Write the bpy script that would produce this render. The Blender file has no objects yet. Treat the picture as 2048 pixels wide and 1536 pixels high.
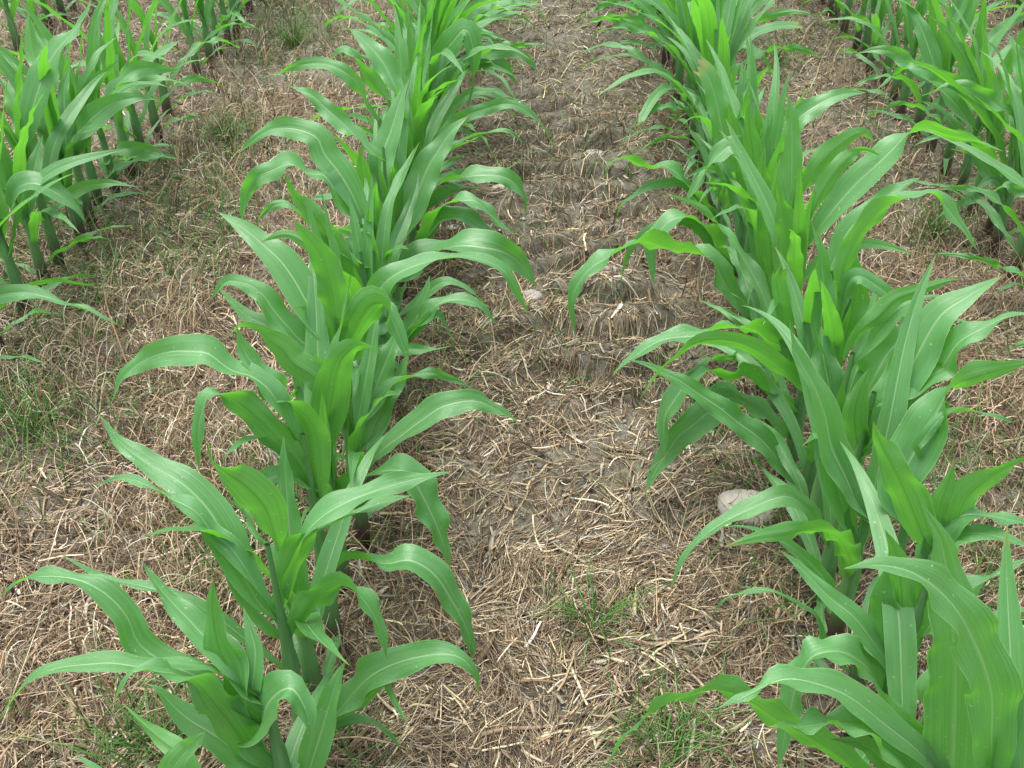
import bpy, math, random
import numpy as np

# ------------------------------------------------------------------ camera, sky, light
SC = bpy.context.scene
COL = SC.collection
CAM_H, PITCH, YAW, FPX = 1.26, math.radians(36.8), math.radians(1.37), 2071.0
cam_data = bpy.data.cameras.new('camera')
cam = bpy.data.objects.new('camera', cam_data)
COL.objects.link(cam)
cam.location = (0, 0, CAM_H)
cam.rotation_euler = (math.pi / 2 - PITCH, 0, YAW)
cam_data.sensor_width = 36.0
cam_data.lens = 36.0 * FPX / 2048.0
cam_data.clip_start = 0.02
cam_data.clip_end = 500
SC.camera = cam

SUN_EL, SUN_AZ = math.radians(80), math.radians(-80)      # azimuth from +Y
world = bpy.data.worlds.new('World')
SC.world = world
world.use_nodes = True
wn = world.node_tree.nodes; wl = world.node_tree.links
bg = wn['Background']
sky = wn.new('ShaderNodeTexSky')
sky.sky_type = 'NISHITA'
sky.sun_disc = False
sky.sun_elevation = SUN_EL
sky.sun_rotation = SUN_AZ
sky.air_density = 1.0; sky.dust_density = 4.0
hsv = wn.new('ShaderNodeHueSaturation')                   # overcast: the sky is nearly grey
hsv.inputs['Saturation'].default_value = 0.42
wl.new(sky.outputs[0], hsv.inputs['Color'])
wl.new(hsv.outputs[0], bg.inputs['Color'])
bg.inputs['Strength'].default_value = 0.13
sun_d = bpy.data.lights.new('sun', 'SUN')
sun_d.energy = 1.5
sun_d.angle = math.radians(30)
sun_d.color = (1.0, 0.975, 0.93)
sun = bpy.data.objects.new('sun', sun_d)
COL.objects.link(sun)
sun.rotation_euler = (math.pi / 2 - SUN_EL, 0, math.pi - SUN_AZ)
sun.location = (-3, 2, 8)
vs = SC.view_settings
vs.view_transform = 'Standard'; vs.look = 'None'; vs.gamma = 1.0; vs.use_curve_mapping = False
vs.exposure = 1.50
SC.cycles.max_bounces = 8
SC.cycles.transmission_bounces = 6

random.seed(7)
rng = np.random.default_rng(11)

# ------------------------------------------------------------------ materials
def new_mat(name):
    m = bpy.data.materials.new(name); m.use_nodes = True
    nt = m.node_tree; nt.nodes.clear()
    return m, nt, nt.nodes.new('ShaderNodeOutputMaterial')

def node(nt, kind, **kw):
    n = nt.nodes.new(kind)
    for k, v in kw.items():
        setattr(n, k, v)
    return n

def math_node(nt, op, a, b=None, clamp=False):
    n = node(nt, 'ShaderNodeMath', operation=op); n.use_clamp = clamp
    for i, v in enumerate((a, b)):
        if v is None: continue
        if isinstance(v, (int, float)): n.inputs[i].default_value = v
        else: nt.links.new(v, n.inputs[i])
    return n.outputs[0]

def mix_col(nt, fac, a, b, mode='MIX'):
    n = node(nt, 'ShaderNodeMix', data_type='RGBA', blend_type=mode)
    for sock, v in ((n.inputs[0], fac), (n.inputs[6], a), (n.inputs[7], b)):
        if isinstance(v, (int, float)): sock.default_value = v
        elif isinstance(v, tuple): sock.default_value = (*v, 1.0)
        else: nt.links.new(v, sock)
    return n.outputs[2]

def ramp(nt, fac, stops):
    n = node(nt, 'ShaderNodeValToRGB')
    el = n.color_ramp.elements
    while len(el) < len(stops): el.new(0.5)
    for e, (p, c) in zip(el, stops):
        e.position = p; e.color = (*c, 1.0)
    nt.links.new(fac, n.inputs[0])
    return n.outputs[0]

def noise(nt, vec, scale, detail=3.0, rough=0.6):
    n = node(nt, 'ShaderNodeTexNoise')
    n.inputs['Scale'].default_value = scale
    n.inputs['Detail'].default_value = detail
    n.inputs['Roughness'].default_value = rough
    if vec is not None: nt.links.new(vec, n.inputs['Vector'])
    return n.outputs[0]

def leaf_material():
    m, nt, out = new_mat('maize_leaf')
    L = nt.links
    uv = node(nt, 'ShaderNodeUVMap', uv_map='UVMap')
    sep = node(nt, 'ShaderNodeSeparateXYZ'); L.new(uv.outputs[0], sep.inputs[0])
    u, v = sep.outputs[0], sep.outputs[1]                 # u 0..1 across (0.5 = midrib), v metres along
    au = math_node(nt, 'ABSOLUTE', math_node(nt, 'SUBTRACT', u, 0.5))
    oi = node(nt, 'ShaderNodeObjectInfo')
    geo = node(nt, 'ShaderNodeNewGeometry')
    tc = node(nt, 'ShaderNodeTexCoord')
    back = geo.outputs['Backfacing']
    # veins: fine lines along the blade
    comb = node(nt, 'ShaderNodeCombineXYZ')
    L.new(math_node(nt, 'MULTIPLY', u, 46.0), comb.inputs[0])
    L.new(math_node(nt, 'MULTIPLY', v, 6.0), comb.inputs[1])
    L.new(math_node(nt, 'MULTIPLY', oi.outputs['Random'], 40.0), comb.inputs[2])
    vein = noise(nt, comb.outputs[0], 1.0, 2.0, 0.6)
    blot = noise(nt, tc.outputs['Object'], 9.0, 3.0, 0.6)
    up = mix_col(nt, oi.outputs['Random'], (0.058, 0.205, 0.060), (0.092, 0.268, 0.084))
    dn = mix_col(nt, oi.outputs['Random'], (0.050, 0.200, 0.020), (0.075, 0.245, 0.026))
    base = mix_col(nt, back, up, dn)
    base = mix_col(nt, ramp(nt, vein, [(0.36, (0, 0, 0)), (0.64, (0.75, 0.75, 0.75))]), base, (0.118, 0.310, 0.100))
    base = mix_col(nt, ramp(nt, blot, [(0.40, (0, 0, 0)), (0.75, (0.40, 0.40, 0.40))]), base, (0.045, 0.155, 0.040))
    # midrib: pale above, a little deeper green below
    rib = math_node(nt, 'SUBTRACT', 1.0, math_node(nt, 'DIVIDE', au, 0.036), True)
    rib = math_node(nt, 'MULTIPLY', math_node(nt, 'POWER', rib, 0.65), 0.85)
    ribc = mix_col(nt, back, (0.38, 0.56, 0.30), (0.060, 0.17, 0.022))
    base = mix_col(nt, rib, base, ribc)
    edge = math_node(nt, 'GREATER_THAN', au, 0.486)
    base = mix_col(nt, math_node(nt, 'MULTIPLY', edge, 0.55), base, (0.36, 0.50, 0.20))
    # tips and some edges yellow and dry
    at = node(nt, 'ShaderNodeAttribute', attribute_name='along')
    age = math_node(nt, 'FRACT', math_node(nt, 'MULTIPLY', oi.outputs['Random'], 17.0))
    dry = math_node(nt, 'ADD', at.outputs['Fac'], math_node(nt, 'MULTIPLY', math_node(nt, 'SUBTRACT', blot, 0.5), 0.10))
    dry = math_node(nt, 'ADD', dry, math_node(nt, 'MULTIPLY', math_node(nt, 'SUBTRACT', age, 1.0), 0.055))
    base = mix_col(nt, ramp(nt, dry, [(0.925, (0, 0, 0)), (0.965, (0.7, 0.7, 0.7))]), base, (0.26, 0.29, 0.05))
    base = mix_col(nt, ramp(nt, dry, [(0.965, (0, 0, 0)), (0.99, (0.85, 0.85, 0.85))]), base, (0.33, 0.22, 0.10))
    # soft lengthwise bands of lighter and darker green
    bcomb = node(nt, 'ShaderNodeCombineXYZ')
    L.new(math_node(nt, 'MULTIPLY', u, 7.0), bcomb.inputs[0]); L.new(math_node(nt, 'MULTIPLY', v, 4.0), bcomb.inputs[1])
    L.new(math_node(nt, 'MULTIPLY', oi.outputs['Random'], 90.0), bcomb.inputs[2])
    band = noise(nt, bcomb.outputs[0], 1.0, 3.0, 0.6)
    base = mix_col(nt, ramp(nt, band, [(0.38, (0, 0, 0)), (0.72, (0.55, 0.55, 0.55))]), base, (0.145, 0.320, 0.135))
    # a few pale specks of dust
    sp = noise(nt, tc.outputs['Object'], 260.0, 0.0, 0.5)
    base = mix_col(nt, ramp(nt, sp, [(0.815, (0, 0, 0)), (0.83, (0.5, 0.5, 0.5))]), base, (0.55, 0.58, 0.50))
    bump = node(nt, 'ShaderNodeBump'); bump.inputs['Strength'].default_value = 0.40; bump.inputs['Distance'].default_value = 0.002
    hsum = math_node(nt, 'SUBTRACT', vein, math_node(nt, 'MULTIPLY', rib, 0.8))
    L.new(hsum, bump.inputs['Height'])
    bs = node(nt, 'ShaderNodeBsdfPrincipled')
    L.new(base, bs.inputs['Base Color'])
    rgh = node(nt, 'ShaderNodeMapRange'); rgh.inputs[1].default_value = 0.3; rgh.inputs[2].default_value = 0.7; rgh.inputs[3].default_value = 0.30; rgh.inputs[4].default_value = 0.60
    L.new(blot, rgh.inputs[0])
    L.new(rgh.outputs[0], bs.inputs['Roughness'])
    bs.inputs['Specular IOR Level'].default_value = 0.80
    L.new(bump.outputs[0], bs.inputs['Normal'])
    tr = node(nt, 'ShaderNodeBsdfTranslucent')
    trc = mix_col(nt, math_node(nt, 'MULTIPLY', rib, 0.7), (0.140, 0.530, 0.024), (0.08, 0.28, 0.015))
    trc = mix_col(nt, ramp(nt, vein, [(0.36, (0, 0, 0)), (0.64, (0.65, 0.65, 0.65))]), trc, (0.22, 0.62, 0.06))
    L.new(trc, tr.inputs['Color'])
    mx = node(nt, 'ShaderNodeMixShader'); mx.inputs[0].default_value = 0.41
    L.new(bs.outputs[0], mx.inputs[1]); L.new(tr.outputs[0], mx.inputs[2])
    L.new(mx.outputs[0], out.inputs[0])
    return m

def stem_material():
    m, nt, out = new_mat('maize_stem')
    L = nt.links
    tc = node(nt, 'ShaderNodeTexCoord')
    sep = node(nt, 'ShaderNodeSeparateXYZ'); L.new(tc.outputs['Object'], sep.inputs[0])
    mp = node(nt, 'ShaderNodeMapping'); mp.inputs['Scale'].default_value = (160, 160, 5)
    L.new(tc.outputs['Object'], mp.inputs[0])
    streak = noise(nt, mp.outputs[0], 1.0, 2.0)
    big = noise(nt, tc.outputs['Object'], 30.0, 3.0)
    oi = node(nt, 'ShaderNodeObjectInfo')
    g = mix_col(nt, oi.outputs['Random'], (0.050, 0.165, 0.045), (0.080, 0.215, 0.055))
    g = mix_col(nt, ramp(nt, streak, [(0.35, (0, 0, 0)), (0.7, (0.6, 0.6, 0.6))]), g, (0.14, 0.29, 0.11))
    zz = math_node(nt, 'ADD', sep.outputs[2], math_node(nt, 'MULTIPLY', math_node(nt, 'SUBTRACT', big, 0.5), 0.06))
    pur = node(nt, 'ShaderNodeMapRange'); pur.inputs[1].default_value = 0.030; pur.inputs[2].default_value = 0.105
    pur.inputs[3].default_value = 1.0; pur.inputs[4].default_value = 0.0
    L.new(zz, pur.inputs[0])
    g = mix_col(nt, pur.outputs[0], g, (0.060, 0.032, 0.030))
    bs = node(nt, 'ShaderNodeBsdfPrincipled')
    L.new(g, bs.inputs['Base Color']); bs.inputs['Roughness'].default_value = 0.5
    bump = node(nt, 'ShaderNodeBump'); bump.inputs['Strength'].default_value = 0.3; bump.inputs['Distance'].default_value = 0.002
    L.new(streak, bump.inputs['Height']); L.new(bump.outputs[0], bs.inputs['Normal'])
    L.new(bs.outputs[0], out.inputs[0])
    return m

def tint_material(name, translucent=0.0, rough=0.8, gain=1.0):
    m, nt, out = new_mat(name)
    L = nt.links
    at = node(nt, 'ShaderNodeAttribute', attribute_name='tint')
    geo = node(nt, 'ShaderNodeNewGeometry')
    n = noise(nt, geo.outputs['Position'], 240.0, 2.0)
    c = mix_col(nt, ramp(nt, n, [(0.35, (0.0, 0.0, 0.0)), (0.65, (0.55, 0.55, 0.55))]), at.outputs['Color'],
                mix_col(nt, 1.0, at.outputs['Color'], (0.62, 0.58, 0.55), 'MULTIPLY'))
    bs = node(nt, 'ShaderNodeBsdfPrincipled')
    L.new(c, bs.inputs['Base Color']); bs.inputs['Roughness'].default_value = rough
    bs.inputs['Specular IOR Level'].default_value = 0.3
    if translucent > 0:
        tr = node(nt, 'ShaderNodeBsdfTranslucent'); L.new(at.outputs['Color'], tr.inputs['Color'])
        mx = node(nt, 'ShaderNodeMixShader'); mx.inputs[0].default_value = translucent
        L.new(bs.outputs[0], mx.inputs[1]); L.new(tr.outputs[0], mx.inputs[2])
        L.new(mx.outputs[0], out.inputs[0])
    else:
        L.new(bs.outputs[0], out.inputs[0])
    return m

def soil_material():
    m, nt, out = new_mat('dry_soil')
    L = nt.links
    geo = node(nt, 'ShaderNodeNewGeometry')
    P = geo.outputs['Position']
    a = noise(nt, P, 7.0, 5.0, 0.65)
    b = noise(nt, P, 60.0, 4.0, 0.7)
    c = noise(nt, P, 320.0, 2.0, 0.6)
    col = ramp(nt, b, [(0.30, (0.046, 0.043, 0.033)), (0.52, (0.150, 0.145, 0.116)), (0.76, (0.330, 0.322, 0.282))])
    col = mix_col(nt, ramp(nt, c, [(0.40, (0, 0, 0)), (0.62, (0.6, 0.6, 0.6))]), col, (0.085, 0.066, 0.050))
    moss = noise(nt, P, 14.0, 4.0, 0.7)
    col = mix_col(nt, ramp(nt, moss, [(0.52, (0, 0, 0)), (0.68, (0.60, 0.60, 0.60))]), col, (0.080, 0.105, 0.040))
    col = mix_col(nt, ramp(nt, a, [(0.35, (0, 0, 0)), (0.70, (0.5, 0.5, 0.5))]), col, (0.120, 0.098, 0.066))
    bs = node(nt, 'ShaderNodeBsdfPrincipled')
    L.new(col, bs.inputs['Base Color']); bs.inputs['Roughness'].default_value = 0.95
    bs.inputs['Specular IOR Level'].default_value = 0.15
    bump = node(nt, 'ShaderNodeBump'); bump.inputs['Strength'].default_value = 0.9; bump.inputs['Distance'].default_value = 0.006
    L.new(math_node(nt, 'ADD', b, math_node(nt, 'MULTIPLY', c, 0.4)), bump.inputs['Height'])
    L.new(bump.outputs[0], bs.inputs['Normal'])
    L.new(bs.outputs[0], out.inputs[0])
    return m

def stone_material(name, c0, c1):
    m, nt, out = new_mat(name)
    L = nt.links
    tc = node(nt, 'ShaderNodeTexCoord')
    a = noise(nt, tc.outputs['Object'], 40.0, 5.0, 0.7)
    col = ramp(nt, a, [(0.3, c0), (0.7, c1)])
    d = noise(nt, tc.outputs['Object'], 160.0, 3.0, 0.6)
    col = mix_col(nt, ramp(nt, d, [(0.5, (0, 0, 0)), (0.7, (0.5, 0.5, 0.5))]), col, tuple(x * 0.6 for x in c0))
    bs = node(nt, 'ShaderNodeBsdfPrincipled'); L.new(col, bs.inputs['Base Color'])
    bs.inputs['Roughness'].default_value = 0.85
    bump = node(nt, 'ShaderNodeBump'); bump.inputs['Strength'].default_value = 0.5; bump.inputs['Distance'].default_value = 0.003
    L.new(a, bump.inputs['Height']); L.new(bump.outputs[0], bs.inputs['Normal'])
    L.new(bs.outputs[0], out.inputs[0])
    return m

M_LEAF, M_STEM, M_SOIL = leaf_material(), stem_material(), soil_material()
M_STRAW = tint_material('straw', 0.0, 0.75)
M_DEAD = tint_material('dead_grass', 0.20, 0.8)
M_GRASS = tint_material('green_grass', 0.35, 0.5)
M_PEBBLE = tint_material('pebble', 0.0, 0.9)
M_STONE_W = stone_material('pale_stone', (0.36, 0.325, 0.27), (0.53, 0.485, 0.42))
M_STONE_G = stone_material('grey_stone', (0.20, 0.185, 0.165), (0.36, 0.34, 0.31))

# ------------------------------------------------------------------ helpers
def rot_x(a):
    c, s_ = math.cos(a), math.sin(a); return np.array([[1, 0, 0], [0, c, -s_], [0, s_, c]])
def rot_z(a):
    c, s_ = math.cos(a), math.sin(a); return np.array([[c, -s_, 0], [s_, c, 0], [0, 0, 1]])
RCAM = rot_z(YAW) @ rot_x(math.pi / 2 - PITCH)
CAM = np.array([0, 0, CAM_H])
FWD = np.array([-math.sin(YAW), math.cos(YAW), 0.0])
def ray(x, y):
    return RCAM @ np.array([(x - 1024) / FPX, -(y - 768) / FPX, -1.0])
def on_ground(x, y, z=0.0):
    d = ray(x, y); return CAM + d * ((z - CAM_H) / d[2])
def norm(v):
    return v / np.maximum(np.linalg.norm(v, axis=-1, keepdims=True), 1e-9)

def lattice(x, y, seed):
    xi = np.floor(x).astype(np.int64); yi = np.floor(y).astype(np.int64)
    fx = x - xi; fy = y - yi
    fx = fx * fx * (3 - 2 * fx); fy = fy * fy * (3 - 2 * fy)
    def hsh(a, b):
        n = (a * 374761393 + b * 668265263 + seed * 974634777) & 0xFFFFFFFF
        n = ((n ^ (n >> 13)) * 1274126177) & 0xFFFFFFFF
        return ((n ^ (n >> 16)) & 0xFFFF) / 65535.0
    a, b, c, d = hsh(xi, yi), hsh(xi + 1, yi), hsh(xi, yi + 1), hsh(xi + 1, yi + 1)
    return (a * (1 - fx) + b * fx) * (1 - fy) + (c * (1 - fx) + d * fx) * fy

def smooth(a, b, x):
    t = np.clip((x - a) / (b - a), 0, 1); return t * t * (3 - 2 * t)

def ground_z(x, y):
    x = np.asarray(x, float); y = np.asarray(y, float)
    z = 0.030 * (lattice(x * 3.1, y * 3.1, 1) - 0.5) + 0.022 * (lattice(x * 9, y * 9, 2) - 0.5)
    z = z + 0.014 * (lattice(x * 26, y * 26, 3) - 0.5) + 0.007 * (lattice(x * 70, y * 70, 4) - 0.5)
    # lug marks of a tractor tyre between the two middle rows
    m = smooth(0.26, 0.10, np.abs(x - 0.11 - 0.05 * (lattice(x * 0 + 3, y * 2.3, 14) - 0.5))) * smooth(1.45, 1.8, y) * smooth(3.6, 3.0, y)
    ph = (y - 0.34 * (x - 0.10) + 0.16 * (lattice(x * 4.5, y * 4.5, 9) - 0.5)) / 0.128
    lug = np.abs((ph % 1.0) - 0.5) * 2
    z = z + m * (0.052 * smooth(0.28, 0.60, lug) - 0.026) * (0.25 + 1.35 * lattice(x * 5, y * 5 + 3, 12))
    return z

def mesh_from(name, verts, faces, mat, parent=None, smooth_shade=True, uv=None, tint=None, along=None):
    """One mesh object from numpy arrays (all faces the same size)."""
    me = bpy.data.meshes.new(name)
    verts = np.asarray(verts, np.float32); faces = np.asarray(faces, np.int32)
    nv, nf, k = len(verts), len(faces), faces.shape[1]
    me.vertices.add(nv); me.vertices.foreach_set('co', verts.ravel())
    me.loops.add(nf * k); me.loops.foreach_set('vertex_index', faces.ravel())
    me.polygons.add(nf)
    me.polygons.foreach_set('loop_start', np.arange(0, nf * k, k, dtype=np.int32))
    if smooth_shade: me.polygons.foreach_set('use_smooth', np.ones(nf, bool))
    if uv is not None:
        ul_ = me.uv_layers.new(name='UVMap')
        ul_.data.foreach_set('uv', np.asarray(uv, np.float32)[faces.ravel()].ravel())
    if tint is not None:
        at = me.attributes.new('tint', 'FLOAT_COLOR', 'POINT')
        at.data.foreach_set('color', np.concatenate([tint, np.ones((nv, 1))], 1).astype(np.float32).ravel())
    if along is not None:
        me.attributes.new('along', 'FLOAT', 'POINT').data.foreach_set('value', np.asarray(along, np.float32))
    me.update(); me.validate()
    me.materials.append(mat)
    o = bpy.data.objects.new(name, me); COL.objects.link(o)
    if parent is not None: o.parent = parent
    return o

def tag(o, label=None, cat=None, group=None, kind=None):
    for k, v in (('label', label), ('category', cat), ('group', group), ('kind', kind)):
        if v: o[k] = v
    return o

def grid_faces(n, m, closed=False):
    """Quads of an n x m vertex grid (row-major)."""
    i = np.arange(n - 1)[:, None]; j = np.arange(m if closed else m - 1)[None, :]
    a = i * m + j; b = i * m + (j + 1) % m
    return np.stack([a, b, b + m, a + m], -1).reshape(-1, 4)

# ------------------------------------------------------------------ ground
def axis(lo, hi, step, far):
    mid = np.arange(lo, hi + step, step)
    g = np.cumsum(step * 1.22 ** np.arange(1, 60)); g = g[g < far]
    return np.concatenate([lo - g[::-1], mid, hi + g])
gx, gy = axis(-2.7, 2.7, 0.010, 80.0), axis(0.35, 5.2, 0.010, 80.0)
GX, GY = np.meshgrid(gx, gy)
gz = ground_z(GX, GY)
ground = mesh_from('ground', np.stack([GX, GY, gz], -1).reshape(-1, 3), grid_faces(len(gy), len(gx)), M_SOIL)
tag(ground, kind='structure')

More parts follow.
